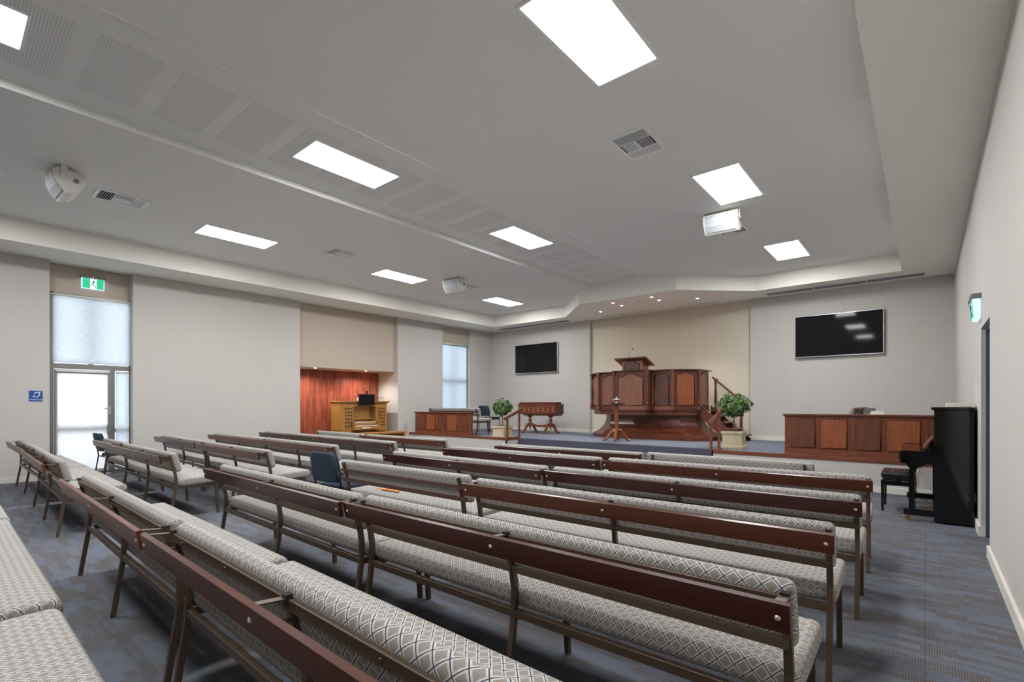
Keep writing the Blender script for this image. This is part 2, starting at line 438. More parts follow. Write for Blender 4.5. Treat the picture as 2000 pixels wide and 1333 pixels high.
# stage: platform, cream front wall, wooden kerb, carpeted steps
WX0, WX1, YS, YN = -8.33, -3.13, 9.5, 9.98
st = MB().box(XL-.05, WX0-.03, YS+.03, YF+.15, 0, PS); st.box(WX0-.03, WX1+.03, YN, YF+.15, 0, PS); st.box(WX1+.03, XR+.05, YS+.03, YF+.15, 0, PS)
struct(st.build('floor', 'stagecarpet'))
st = MB().box(WX0, WX1, YN-.27, YN, 0, .33, .008); st.box(WX0, WX1, YN-.53, YN-.26, 0, .165, .008)
struct(st.build('floor', 'carpet'))
st = MB().box(WX0, WX1, YN-.008, YN, .33, PS-.012); struct(st.build('trim_2', 'shaded_step_face'))  # thin sheet over the top riser, coloured darker to stand for its shade
st = MB().box(XL, WX0, YS, YS+.03, 0, PS-.03); st.box(WX1, XR, YS, YS+.03, 0, PS-.03)
st.box(WX0-.03, WX0, YS, YN, 0, PS-.03); st.box(WX1, WX1+.03, YS, YN, 0, PS-.03)
struct(st.build('wall_stage', 'cream'))
kb = MB().box(XL, WX0, YS-.015, YS+.05, PS-.035, PS+.03, .006); kb.box(WX0-.035, WX0+.015, YS-.015, YN, PS-.035, PS+.03, .006)
kb.box(WX1, XR, YS-.015, YS+.05, PS-.035, PS+.03, .006); kb.box(WX1-.015, WX1+.035, YS-.015, YN, PS-.035, PS+.03, .006)
struct(kb.build('trim_3', 'kerbwood'))
sk = MB().box(WX1, XR, YS-.016, YS, 0, .10, .004); sk.box(XL, WX0, YS-.016, YS, 0, .10, .004); struct(sk.build('baseboard_stage', 'skirt'))

# ---------------------------------------------------------------- glazed door bay (left wall)
fx0, fx1 = BT-.04, BT+.02
f = MB()
f.box(fx0, fx1, 1.372, 1.45, 0, 3.5); f.box(fx0, fx1, 2.575, 2.601, 0, 3.5); f.box(fx0, fx1+.02, 1.372, 2.601, 2.06, 2.165)
f.box(fx0, fx1, 1.372, 2.601, 3.44, 3.5); f.box(fx0-.10, fx0-.05, 1.96, 2.04, 2.165, 3.5)
f.box(fx0, fx1, 2.29, 2.355, 0, 2.06); f.box(fx0, fx1, 2.355, 2.575, 0, .08); f.box(fx0-.05, fx0-.01, 2.355, 2.575, .82, .9)
win = struct(f.build('window_1', 'alu'))
p = MB().box(fx0-.125, fx0-.12, 1.38, 2.59, 2.1, 3.48); p.box(fx0-.125, fx0-.12, 2.34, 2.59, 0, 2.1); p.build('pane', 'glass', win)
bl = MB().box(fx1+.022, fx1+.025, 1.375, 2.598, 2.17, 3.46); bl.build('roller_blind', 'blind', win)
bl = MB().box(fx1-.005, fx1-.002, 2.36, 2.572, .04, 2.03); bl.build('roller_blind', 'blind', win)
rb = MB().tube([(fx1+.04, 1.385, 3.455), (fx1+.04, 2.588, 3.455)], .022, 10); rb.build('blind_roller', 'offwhite', win)
rb = MB().tube([(fx1+.025, 2.36, 2.03), (fx1+.025, 2.572, 2.03)], .02, 10); rb.build('blind_roller', 'offwhite', win)
lf = MB().box(fx0, fx1, 1.455, 1.50, .02, 2.055); lf.box(fx0, fx1, 2.235, 2.285, .02, 2.055); lf.box(fx0, fx1, 1.5, 2.235, 1.98, 2.055)
lf.box(fx0, fx1, 1.5, 2.235, .02, .12); lf.box(fx0-.03, fx0-.0, 1.5, 2.235, .855, .96)
dr = struct(lf.build('door_1', 'alu'))
MB().box(fx0-.02, fx0-.015, 1.5, 2.235, .1, 2.0).build('pane', 'glass', dr)
MB().box(fx1+.002, fx1+.005, 1.475, 2.25, .06, 2.0).build('roller_blind', 'blindthin', dr)
MB().tube([(fx1+.03, 1.47, 2.02), (fx1+.03, 2.255, 2.02)], .024, 10).build('blind_roller', 'offwhite', dr)
hd = MB().box(fx1, fx1+.02, 2.24, 2.28, 1.18, 1.34, .004); hd.tube([(fx1+.02, 2.26, 1.29), (fx1+.06, 2.26, 1.29), (fx1+.065, 2.16, 1.31)], .009, 8); hd.build('door_handle', 'silver', dr)
MB().box(fx1+.002, fx1+.03, 2.225, 2.295, .80, .98, .004).build('lock_plate', 'alu', dr)
# window 2 (near the stage)
fx = XL-.13
f = MB(); f.box(fx-.06, fx, 10.862, 10.9, 1.05, 3.455); f.box(fx-.06, fx, 12.09, 12.133, 1.05, 3.455); f.box(fx-.06, fx, 10.9, 12.09, 3.4, 3.455)
f.box(fx-.06, fx, 10.9, 12.09, 1.05, 1.1); f.box(fx-.20, fx-.16, 11.47, 11.53, 1.1, 3.4); f.box(fx-.13, fx-.08, 10.9, 12.09, 2.13, 2.22)
w2 = struct(f.build('window_2', 'alu'))
MB().box(fx-.235, fx-.23, 10.9, 12.09, 1.1, 3.4).build('pane', 'glass', w2)
MB().box(fx+.002, fx+.005, 10.875, 12.08, 1.06, 3.44).build('roller_blind', 'blindfar', w2)
MB().tube([(fx+.03, 10.875, 3.44), (fx+.03, 12.08, 3.44)], .02, 10).build('blind_roller', 'offwhite', w2)

# ================================================================= CEILING FIXTURES
ORD = ['first', 'second', 'third', 'fourth', 'fifth', 'sixth', 'seventh', 'eighth', 'ninth', 'tenth', 'eleventh', 'twelfth', 'thirteenth', 'fourteenth', 'fifteenth', 'sixteenth', 'seventeenth', 'eighteenth', 'nineteenth', 'twentieth']
def light_panel(x, y, z, label):
    t = thing('ceiling_light', label, 'ceiling light', (x, y, z), 0, 'recessed rectangular light panels')
    f = MB(); a, b = .285, .585
    for (x0, x1, y0, y1) in ((-a-.025, -a, -b-.025, b+.025), (a, a+.025, -b-.025, b+.025), (-a, a, -b-.025, -b), (-a, a, b, b+.025)): f.box(x0, x1, y0, y1, -.012, .0)
    f.build('frame', 'white', t); B(-a, a, -b, b, -.006, -.001).build('diffuser', 'panel_light', t); return t
X1, X2, X3 = -9.55, -5.80, -2.08
for xs, z, rown, ys in ((X1, HC, 'left row', (-.03, 3.53, 7.08, 10.76)), (X2, HS, 'row down the raised strip', (-.10, 3.48, 7.07)), (X3, HC-.01, 'right row', (-.15, 3.44, 7.02, 10.72))):
    for k, y in enumerate(ys[::-1]):
        light_panel(xs, y, z, 'white rectangular light panel, %s the stage in the %s' % (ORD[k]+' from' if k else 'nearest to', rown))
for k in range(-4, 17):
    y0 = .905+.605*k
    o = B(-6.42, -5.31, y0, y0+.45, HS-.004, HS+.002).build('acoustic_panel', 'perf')
    tag(o, 'square slotted acoustic panel in the raised ceiling strip, %s from the stage end' % (ORD[16-k] if 16-k < 20 else 'twenty-first'), 'acoustic panel', 'slotted panels of the ceiling strip')
def vent(x, y, z, label, flip=1):
    t = thing('ceiling_vent', label, 'air vent', (x, y, z), 0, 'square louvred ceiling vents')
    a, b = .225, .31; f = MB()
    for (x0, x1, y0, y1) in ((-a, -a+.035, -b, b), (a-.035, a, -b, b), (-a+.035, a-.035, -b, -b+.045), (-a+.035, a-.035, b-.045, b)): f.box(x0, x1, y0, y1, -.014, 0, .003)
    f.box(-a+.035, a-.035, -.10, -.088, -.012, 0); f.box(-a+.035, a-.035, .11, .122, -.012, 0); f.box(-.012, .012, -.09, .11, -.012, 0)
    f.build('frame', 'white', t); B(-a+.03, a-.03, -b+.04, b-.04, -.003, -.0005).build('backing', 'dark', t)
    s = MB()
    for k in range(6):
        yy = -b+.062+k*.026; s.box(-a+.035, a-.035, yy-.0015, yy+.0015, -.016, -.002, mat=Matrix.Rotation(0, 4, 'X'))
    for k in range(6):
        yy = .13+k*.024; s.box(-a+.035, a-.035, yy, yy+.017, -.010, -.008)
    for k in range(7): xx = -.17+k*.023; s.box(xx, xx+.016, -.088, .11, -.010, -.008)
    for k in range(7): xx = .03+k*.022; s.box(xx, xx+.0025, -.088, .11, -.016, -.002)
    s.build('louvre', 'white', t); return t
vent(-9.08, 1.78, HC, 'white louvred ceiling vent beside the speaker nearest the glass door')
vent(-8.95, 5.24, HC, 'white louvred ceiling vent midway along the left ceiling, between two light panels')
vent(-8.97, 8.88, HC, 'white louvred ceiling vent just behind the small far left ceiling speaker')
vent(-2.555, 5.22, HC-.01, 'white louvred ceiling vent alone in the right ceiling, nearest the camera')
vent(-2.57, 8.9, HC-.01, 'white louvred ceiling vent half hidden behind the right ceiling speaker')
def linear(name, x0, x1, y0, y1, label, joints=()):
    t = thing(name, label, 'air grille', ((x0+x1)/2, (y0+y1)/2, H), 0)
    a, b = (x1-x0)/2, (y1-y0)/2; f = MB(); e = min(.015, b*.3)
    for (p, q, r, s) in ((-a, -a+e, -b, b), (a-e, a, -b, b), (-a+e, a-e, -b, -b+e), (-a+e, a-e, b-e, b)): f.box(p, q, r, s, -.008, 0)
    for j in joints: f.box(j-.01-(x0+x1)/2, j+.01-(x0+x1)/2, -b+e, b-e, -.008, 0)
    f.build('frame', 'white', t)
    g = MB(); n = max(2, int((y1-y0)/.022))
    for k in range(n): yy = -b+e+(k+.5)*(2*b-2*e)/n; g.box(-a+e, a-e, yy-.004, yy+.003, -.006, -.001)
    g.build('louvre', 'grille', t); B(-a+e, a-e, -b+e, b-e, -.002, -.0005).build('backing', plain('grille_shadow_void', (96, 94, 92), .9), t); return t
linear('linear_grille', -2.95, -.0, 12.72, 13.02, 'long grey linear air grille over the right wall screen', (-1.97, -.975))
linear('linear_grille', -11.6, -8.65, 12.72, 13.02, 'long grey linear air grille over the left wall screen', (-10.6, -9.6))
linear('slot_grille', -7.42, -6.15, 12.9, 12.97, 'thin slot grille in the canopy above the left of the pulpit')
linear('slot_grille', -5.30, -4.06, 12.9, 12.97, 'thin slot grille in the canopy above the right of the pulpit')
def downlight(x, y, z, label, on=True, grp='canopy downlights'):
    t = thing('downlight', label, 'downlight', (x, y, z), 0, grp)
    MB().lathe([(.035, -.001), (.062, -.001), (.062, -.006), (.038, -.008)], n=20).build('trim_ring', 'white', t)
    MB().lathe([(.002, -.013), (.030, -.011), (.040, -.006), (.040, -.002), (.002, -.002)], n=16).build('lamp', 'downlight' if on else 'grille', t); return t
for (x, y, lb) in ((-7.11, 12.19, 'lone leftmost lit downlight'), (-6.25, 11.35, 'left pair, front lit downlight'), (-6.24, 11.80, 'left pair, rear lit downlight'),
                   (-5.18, 11.34, 'right pair, front lit downlight'), (-5.19, 11.80, 'right pair, rear lit downlight'), (-4.37, 12.21, 'lone rightmost lit downlight')):
    downlight(x, y, H, lb+' in the canopy above the pulpit')
for (x, y, lb) in ((-5.95, 11.55, 'left'), (-5.62, 11.55, 'right')): downlight(x, y, H, 'small round unlit %s fitting in the middle of the canopy' % lb, False)
downlight(-12.66, 6.62, 2.376, 'downlight in the organ niche, over the red timber', True, 'organ niche downlights')
downlight(-12.66, 8.17, 2.376, 'downlight in the organ niche, over the right of the organ', True, 'organ niche downlights')
def spot(x, y, z, e, ang=85):
    l = bpy.data.lights.new('downlight_beam', 'SPOT'); l.energy = e; l.spot_size = radians(ang); l.spot_blend = .6; l.shadow_soft_size = .04; l.color = (1, .96, .9)
    o = bpy.data.objects.new('downlight_beam', l); COL.objects.link(o); o.location = (x, y, z-.02); return o
for (x, y) in ((-7.11, 12.19), (-6.25, 11.35), (-6.24, 11.8), (-5.18, 11.34), (-5.19, 11.8), (-4.37, 12.21)): spot(x, y, H, SPOT)
for y in (6.62, 8.17): spot(-12.76, y, 2.376, SPOT*0.75, 155)
for y in (7.4, 9.0): pass
def speaker(x, y, z, rz, label):
    t = thing('ceiling_speaker', label, 'loudspeaker', (x, y, z), rz, 'white ceiling speakers')
    # side profile in the y-z plane, grille faces -y and down (curved)
    prof = [(-.17, -.07), (-.165, -.15), (-.13, -.23), (-.075, -.31), (-.045, -.335), (.03, -.315), (.11, -.25), (.15, -.17), (.13, -.09), (.04, -.05), (-.12, -.035)]
    m = MB().loft([[(xx, a, b) for a, b in prof] for xx in (-.25, .25)], smooth=False); m.build('cabinet', 'offwhite', t)
    gp = [(-.176, -.078), (-.171, -.152), (-.137, -.232), (-.083, -.312), (-.078, -.306), (-.128, -.228), (-.162, -.148), (-.167, -.078)]
    MB().loft([[(xx, a, b) for a, b in gp] for xx in (-.225, .225)], smooth=False).build('grille', 'grille', t)
    br = MB().box(-.27, .27, -.10, -.03, -.012, -.001, .002); br.box(-.27, -.262, -.10, -.03, -.16, -.005); br.box(.262, .27, -.10, -.03, -.16, -.005); br.build('bracket', 'offwhite', t)
    kn = MB()
    kn.tube([(.255, .05, -.16), (.262, .05, -.16)], .028, 12); kn.tube([(-.262, .05, -.16), (-.255, .05, -.16)], .028, 12); kn.build('socket', plain('grey_socket', (120, 116, 112), .6), t)
    return t
speaker(-8.62, 1.12, HC, radians(2), 'white wedge ceiling speaker near the glass door, seen from the side')
speaker(-8.70, 8.05, HC, radians(3), 'small white ceiling speaker far along the left ceiling')
speaker(-2.45, 7.95, HC-.01, radians(3), 'white ceiling speaker with grey grille in the right ceiling')

# ---------------------------------------------------------------- exit signs and hearing loop sign
def exit_sign(loc, rz, label):
    t = thing('exit_sign', label, 'exit sign', loc, rz, None)
    # face looks along +x, width along y
    MB().box(0, .085, -.19, .19, .07, .125, .006).build('housing', 'alu', t)
    bx = MB().loft([[(.005, y, -.13), (.055, y, -.13), (.07, y, .075), (.005, y, .075)] for y in (-.17, .17)], smooth=False); bx.build('light_guide', 'exit_glow', t)
    face = thing('tmp', '', '', (0, 0, 0)); COL.objects.unlink(face); bpy.data.objects.remove(face)
    fx_ = MB()
    for (y0, y1) in ((-.157, -.047), (.05, .157)):
        fx_.loft([[(.0575, y, -.12), (.0595, y, -.12), (.073, y, .068), (.071, y, .068)] for y in (y0, y1)], smooth=False)
    fx_.build('green_panel', 'exit_green', t)
    MB().loft([[(.0575, y, -.12), (.0595, y, -.12), (.073, y, .068), (.071, y, .068)] for y in (-.047, .05)], smooth=False).build('white_panel', 'exit_white', t)
    def X(z): return .0605+(z+.12)/.188*.0135
    r = MB(); P3 = lambda y, z: (X(-.026+(z+.035)*1.3), y*1.2, -.026+(z+.035)*1.15)
    r.tube([P3(.008, .012), P3(-.006, -.04)], [.012, .009], 8)
    r.tube([P3(-.006, -.04), P3(.022, -.068), P3(.034, -.108)], .006, 6)
    r.tube([P3(-.006, -.04), P3(-.014, -.068), P3(-.044, -.068)], .006, 6)
    r.tube([P3(.008, .012), P3(.022, -.012), P3(.046, -.02)], .0045, 6)
    r.tube([P3(.004, .014), P3(-.018, .012), P3(-.032, -.008)], .0045, 6)
    bm = bmesh.new(); bmesh.ops.create_uvsphere(bm, u_segments=10, v_segments=8, radius=.0095); r.bm(bm, Matrix.Translation(P3(.016, .038)), True)
    r.build('running_figure', plain('exit_dark_green', (20, 110, 80), .6), t)
    MB().box(.084, .088, -.006, .004, .085, .10).build('indicator', 'led', t)
    return t
exit_sign((BT+.001, 2.01, 3.77), 0, 'green and white running-figure exit sign above the glass door')
e2 = exit_sign((XR-.001, 7.16, 2.42), pi, 'exit sign seen edge-on above the blue doorway by the piano')
sg = thing('hearing_loop_sign', 'small blue hearing loop sign on the wall left of the glass door', 'sign', (XL+.001, 1.19, 1.535))
MB().box(0, .006, -.09, .09, -.096, .096, .002).build('plate', 'blue', sg)
sym = MB()
arc = [(.006+.002, .012+.036*cos(a), .028+.036*sin(a)) for a in [radians(d) for d in range(170, -75, -12)]]
sym.tube(arc, .0065, 6); sym.tube([(.008, .038, .056), (.008, .058, .080)], .009, 6); sym.tube([(.008, -.042, -.022), (.008, -.012, .004)], .010, 6); sym.tube([(.008, .036, .0), (.008, .008, -.024), (.008, -.004, -.02)], .006, 6)
sym.build('ear_symbol', 'white', sg)
tx = text_mesh('Hearing Loop', .030, 'white', sg); tx.rotation_euler = (pi/2, 0, pi/2); tx.location = (.0068, 0, -.062)

# ================================================================= PEWS
def pew_parts(t, half, rail=True):
    """parts of a pew; x along its length, y forward, rear feet at y = 0"""
    L = half
    cushion(-L+.005, L-.005, .335, .452, .52, .098, .042, radians(1.5), 0, .006).build('seat_cushion', 'fabric', t)
    bx = L-.01 if rail else L+.0
    cushion(-bx, bx, .062, .70, .075, .245, .036, radians(14), .3).build('back_cushion', 'fabric', t)
    f = MB().box(-L+.02, L-.02, .045, .075, .362, .400, .003); f.box(-L+.02, L-.02, .50, .53, .362, .400, .003)
    xs = (-L+.035, 0, L-.035) if rail and L > .9 else (-L+.09 if not rail else -L+.035, L-.09 if not rail else L-.035)
    for x in (xs[0], xs[-1]): f.box(x-.012, x+.012, .07, .51, .362, .395)
    f.build('seat_frame', 'bronze', t)
    for x in xs:
        lg = MB().tube([(x, 0, 0), (x, .054, .36), (x, .060, .50), (x, .048, .58), (x, -.004, .788)], (.014, .014), sq=True)
        l = lg.build('leg', 'bronze', t)
        c = MB().box(x-.015, x+.015, -.02, .012, .787, .792); c.build('end_cap', 'dark', l)
        MB().tube([(x, .505, .365), (x, .53, 0)], (.014, .014), sq=True).build('leg', 'bronze', t)
    b = MB().box(-L+.03, L-.03, .022, .044, .590, .626, .003)
    zz = (.742, .778) if rail else (.700, .726)
    o0 = -.012 if rail else .0
    b.box(-L+.03, L-.03, o0, o0+.022, zz[0], zz[1], .003)
    br = b.build('back_rail', 'bronze', t)
    bo = MB(); n = 5
    for k in range(n):
        x = -L+.2+(2*L-.4)*k/(n-1)
        bo.tube([(x, .024, .608), (x, .016, .608)], .007, 8); bo.tube([(x, o0+.004, .76 if rail else .713), (x, o0-.006, .76 if rail else .713)], .007, 8)
    bo.build('rail_screws', 'bronze', br)
    if rail:
        # sloping timber book rail on bent brackets
        bk = MB().loft([[(x, -.128, .792), (x, -.107, .797), (x, -.088, .703), (x, -.109, .698)] for x in (-L, L)], smooth=False)
        r = bk.build('book_rail', 'railwood', t)
        for x in (-L+.035, 0, L-.035):
            MB().tube([(x, -.112, .7448), (x, -.121, .7465), (x, -.1245, .747)], [.011, .0095, .003], 10).build('bolt', 'bolt', r)
        for x in xs:
            k = MB().tube([(x, -.006, .778), (x, -.102, .788), (x, -.088, .712), (x, .026, .706)], (.016, .003), sq=True)
            k.build('bracket', 'bronze', t)
def make_pew(half, rail, label, grp): 
    t = thing('pew', label, 'pew', (0, 0, 0), 0, grp); pew_parts(t, half, rail); return t
G = 'patterned pews in rows'
PEWS = [ # x, y_rail, rot, s, stretch, kind, label
 (-4.052, .643, -.012, .995, 1, 'R', 'long pew with timber book rail in the nearest full row, beside the left aisle'),
 (-1.540, .616, -.012, .995, 1, 'R', 'long pew with dark timber rail crossing the bottom of the photo, nearest the camera'),
 (-3.968, 1.62, -.015, .99, 1, 'R', 'left pew of the second full row of the right block, dark timber rail'),
 (-1.525, 1.643, .010, .985, 1, 'R', 'right pew of the second full row, long red-brown rail ending by the right aisle'),
 (-3.80, 2.66, .02, .98, .98, 'N', 'pew without book rail in the third row, orange paper on its seat'),
 (-1.53, 2.655, .028, .978, 1, 'R', 'right pew of the third row, glossy rail starting beside the pew without a rail'),
 (-3.925, 3.565, .0, .98, 1, 'R', 'left pew of the fourth row of the right block, behind the one with orange paper'),
 (-1.502, 3.66, .035, .974, 1, 'R', 'right pew of the fourth row of the right block, dark brown rail'),
 (-3.935, 4.57, .028, .975, 1, 'R', 'left pew of the fifth row of the right block'),
 (-1.517, 4.75, .058, .97, 1, 'R', 'right pew of the fifth row of the right block, orange-brown timber rail'),
 (-3.90, 5.58, .055, .945, 1, 'R', 'front row pew of the right block, left one, red-brown rail below the stage steps'),
 (-1.80, 5.70, .01, .95, .99, 'N', 'front row pew of the right block without book rail, nearest the piano'),
 (-10.64, .80, 0, .96, .98, 'R', 'pew at the far left beside the wall in the nearest row of the left block'),
 (-8.10, .75, -.02, .97, 1, 'R', 'pew in the nearest row of the left block whose end faces the left aisle'),
 (-8.12, 1.72, 0, .975, 1, 'R', 'pew of the second left row with its end and diamond side cushion in view'),
 (-10.02, 2.67, -.02, .98, .98, 'R', 'left pew of the third row of the left block'),
 (-7.62, 2.64, -.01, .975, .98, 'R', 'right pew of the third row of the left block, rail ending by the aisle'),
 (-10.08, 3.62, .0, .97, 1, 'R', 'left pew of the fourth row of the left block, against the cream wall'),
 (-7.64, 3.57, -.018, .985, 1, 'R', 'right pew of the fourth row of the left block, behind the navy chair'),
 (-9.95, 4.57, .0, .98, 1, 'R', 'left pew of the fifth row of the left block'),
 (-7.525, 4.49, -.027, .988, 1, 'R', 'right pew of the fifth row of the left block'),
 (-9.67, 5.46, 0, .965, 1, 'N', 'front row pew of the left block without book rail, below the organ'),
 (-7.52, 5.53, .02, .955, 1, 'R', 'front row pew of the left block with rail, right one beside the aisle'),
 (-4.22, -.31, 0, .99, 1, 'R', 'pew seat at the lower left edge of the photo, left of the cushion joint'),
 (-1.70, -.33, 0, .99, 1, 'R', 'pew seat at the very bottom left corner of the photo'),
 (-6.75, -.30, 0, .99, 1, 'R', 'pew seat at the left edge of the photo, farthest along its row'),
]
protoR = protoN = None
for (x, yr, rot, s, sx, kind, lb) in PEWS:
    off = .105 if kind == 'R' else .105
    loc = (x-sin(rot)*off*s, yr+cos(rot)*off*s, 0); sc = (s*sx*(.986 if kind == 'R' else 1), s, s)
    src = protoR if kind == 'R' else protoN
    if src is None:
        src = make_pew(1.25 if kind == 'R' else .975, kind == 'R', lb, G)
        src.location = loc; src.rotation_euler = (0, 0, rot); src.scale = sc
        if kind == 'R': protoR = src
        else: protoN = src
    else: dup(src, loc, rot, lb, sc)
for part in protoN.children:
    if part.name.startswith(('leg', 'seat_frame', 'back_rail')): part.data.materials[0] = M['steel_red']
hp = make_pew(.72, True, 'short pew with pale-lit rail beside the glass door', G); hp.location = (-10.16, 1.86, 0)
hp.scale = (.98, .98, .98)
dup(protoN, (-11.05, 10.12, PS), 0, 'pew on the stage behind the left panelled screen', (1.16, .96, .96), 'pews on the stage')
dup(protoR, (-.92, 11.25, PS), pi/2, 'pew on the stage behind the right panelled screen, seen from its end', (.98, 1.0, 1.03), 'pews on the stage')

# ---------------------------------------------------------------- navy chairs
def chair(loc, rz, label):
    t = thing('upholstered_chair', label, 'chair', loc, rz, 'navy fabric chairs')
    cushion(-.235, .235, .26, .445, .44, .06, .028, radians(2)).build('seat', 'bluefab', t)
    # curved backrest, shell behind and fabric in front
    def pad(yo, th, w, name, mat):
        rings = []
        for zz, hw in ((.52, .20), (.54, .215), (.62, .232), (.72, .238), (.80, .225), (.835, .20), (.85, .165)):
            ring = []; yb = -.02-(zz-.5)*.22+yo
            for k in range(9):
                u = -1+2*k/8; ring.append((u*hw*w, yb-.03*(1-u*u), zz))
            for k in range(8, -1, -1):
                u = -1+2*k/8; ring.append((u*hw*w*.985, yb-.03*(1-u*u)+th, zz))
            rings.append(ring)
        MB().loft(rings).build(name, mat, t)
    pad(.0, .012, 1.0, 'back_shell', 'greyshell'); pad(.013, .035, .97, 'backrest', 'bluefab')
    for s in (-1, 1):
        MB().tube([(s*.24, -.06, 0), (s*.235, .0, .42), (s*.232, -.01, .5), (s*.228, -.055, .66)], .0105, 8).build('leg', 'chairleg', t)
        MB().tube([(s*.24, .50, 0), (s*.235, .43, .41)], .0105, 8).build('leg', 'chairleg', t)
    f = MB()
    for s in (-1, 1): f.tube([(s*.235, .0, .41), (s*.235, .43, .41)], .010, 8)
    f.tube([(-.235, .43, .41), (.235, .43, .41)], .010, 8); f.tube([(-.235, .01, .41), (.235, .01, .41)], .010, 8); f.build('seat_frame', 'chairleg', t)
    return t
ch = chair((-5.17, 2.86, 0), radians(6), 'navy fabric chair with grey-blue curved back between the two blocks of pews')
dup(ch, (-11.75, 2.02, 0), radians(4), 'navy fabric chair standing before the glass door')
dup(ch, (-10.95, 11.45, PS), radians(0), 'navy fabric chair on the stage beside the left topiary')

# ---------------------------------------------------------------- small loose items
t = thing('floor_outlet_box', 'white power outlet box on the floor between the pews', 'outlet box', (-8.02, 2.87, 0), radians(5))
MB().box(-.06, .06, -.07, .07, 0, .14, .01).build('housing', 'white', t)
so = MB()
for z in (.05, .095): so.tube([(.06, -.0, z), (.064, 0, z)], .018, 12)
so.build('socket', 'dark', t)
tag(B(-7.85, -7.45, 2.93, 3.03, 0.0, .025, bev=.004).build('timber_offcut', 'kraft'), 'pale timber strip lying on the floor beside the white outlet box', 'timber strip')
o = MB(); pts = [(0, 0), (.06, .035), (.10, .01), (.16, .05), (.20, .03), (.26, .075), (.31, .05), (.33, .09), (.25, .12), (.17, .09), (.10, .085), (.04, .06)]
o.prism([(a, b) for a, b in pts], 0, .004); o.xform(Matrix.Translation((-4.42, 2.98, .499)) @ Matrix.Rotation(radians(-8), 4, 'Z')); tag(o.build('paper_strip', 'orange'), 'crumpled orange paper strip lying on the pew seat', 'paper')
o = B(-.12, .12, -.085, .085, 0, .03, bev=.004); o.xform(Matrix.Translation((-8.27, 2.13, .493)) @ Matrix.Rotation(radians(12), 4, 'Z')); tag(o.build('book', 'kraft'), 'yellowish book lying on the pew seat in the second left row', 'book')
o = B(-.08, .08, -.06, .06, 0, .04, bev=.006); o.xform(Matrix.Translation((-8.62, 2.12, .493)) @ Matrix.Rotation(radians(-14), 4, 'Z')); tag(o.build('tissue_pack', 'paper'), 'small white pack lying on the pew seat beside the yellowish book', 'pack')

# ================================================================= WALL SCREENS (TVs)
def tv(x0, x1, z0, z1, label):
    xc, zc = (x0+x1)/2, (z0+z1)/2; t = thing('wall_television', label, 'television', (xc, YF, z0), 0)
    a, h = (x1-x0)/2, z1-z0
    B(-a, a, -.085, -.04, 0, h, bev=.004).build('housing', 'silver', t)
    B(-a+.014, a-.014, -.088, -.084, .022, h-.014).build('display', 'screen', t)
    B(-.25, .25, -.042, 0, h*.3, h*.7).build('wall_mount', 'black', t)
tv(-11.10, -9.29, 2.455, 3.45, 'large black wall television left of the pulpit niche, above the carved cabinet')
tv(-2.39, -.69, 2.485, 3.46, 'large black wall television right of the pulpit niche')

# ================================================================= PANELLED SCREENS
def arch_pts(w, z0, z1, kind, n=14):
    """closed outline in (x,z): arch-topped panel"""
    a = w/2; pts = [(-a, z0), (a, z0)]
    if kind == 'rect': return pts + [(a, z1), (-a, z1)]
    sh = z1-(.15*w if kind == 'ogee' else a*.9)
    for k in range(n+1):
        u = 1-2*k/n; x = a*u
        if kind == 'ogee': z = sh + (z1-sh)*(.5+.5*cos(pi*u)) if abs(u) < 1 else sh
        else: z = sh + (z1-sh)*math.sqrt(max(0, 1-u*u))
        pts.append((x, z))
    return pts
def arched_panel(cx, w, z0, z1, kind, matp, parent, face, name='panel', d=.012, edge='moulding_dark'):
    """raised panel plus dark moulding; face: Matrix mapping local (x, outward, z) to parent space"""
    o = arch_pts(w, z0, z1, kind); m = MB(); n = len(o)
    m.loft([[(cx+x, 0, z) for x, z in o], [(cx+x, d, z) for x, z in o]], smooth=False); m.xform(face)
    p = m.build(name, matp, parent)
    e = MB(); q = [(cx+x, d*.8, z) for x, z in o]; e.tube(q+[q[0], q[1]], .011, 6); e.xform(face); e.build('moulding', edge, p); return p
def screen(name, x0, x1, yf, z0, z1, panels, label, mats):
    t = thing(name, label, 'panelled screen', ((x0+x1)/2, yf, z0), 0, 'panelled timber screens'); a = (x1-x0)/2; h = z1-z0
    B(-a, a, 0, .05, 0, h-.03).build('frame', 'screenwood', t)
    c = B(-a-.03, a+.0, -.03, .085, h-.03, h, bev=.006); c.box(-a-.01, a, -.015, .06, h-.045, h-.03); c.build('top_cap', 'mahogx', t)
    face = Matrix(((1, 0, 0, 0), (0, -1, 0, 0), (0, 0, 1, 0), (0, 0, 0, 1)))
    xm = (x0+x1)/2
    for k, (p0, p1) in enumerate(panels):
        arched_panel((p0+p1)/2-xm, (p1-p0)-.03, .135, h-.085, 'rect', mats[k % len(mats)], t, face, 'panel', .010, 'screenwood')
    B(-a, a, -.008, 0, 0, .10).build('plinth', 'kerbwood', t)
    return t
screen('panelled_screen', -1.889, .43, YS+.035, PS+.03, 1.222, [(-1.82, -1.42), (-1.362, -.97), (-.913, -.526), (-.47, -.05), (.0, .40)], 'long mahogany panelled screen on the stage edge behind the piano', ['panel_br', 'panel_or', 'panel_br', 'panel_or', 'panel_br'])
screen('panelled_screen', -12.04, -9.60, YS+.0, PS+.03-.025, 1.165, [(-11.99, -11.54), (-11.50, -11.12), (-11.045, -10.66), (-10.575, -10.175), (-10.095, -9.72)], 'mahogany panelled screen on the left stage edge by the organ bench', ['panel_br', 'panel_or', 'panel_br', 'panel_or', 'panel_br'])
tag(B(-.67, -.50, 9.56, 9.62, 1.222, 1.275, bev=.003).build('carton', 'paper'), 'small cream carton standing on the cap of the right panelled screen', 'box')

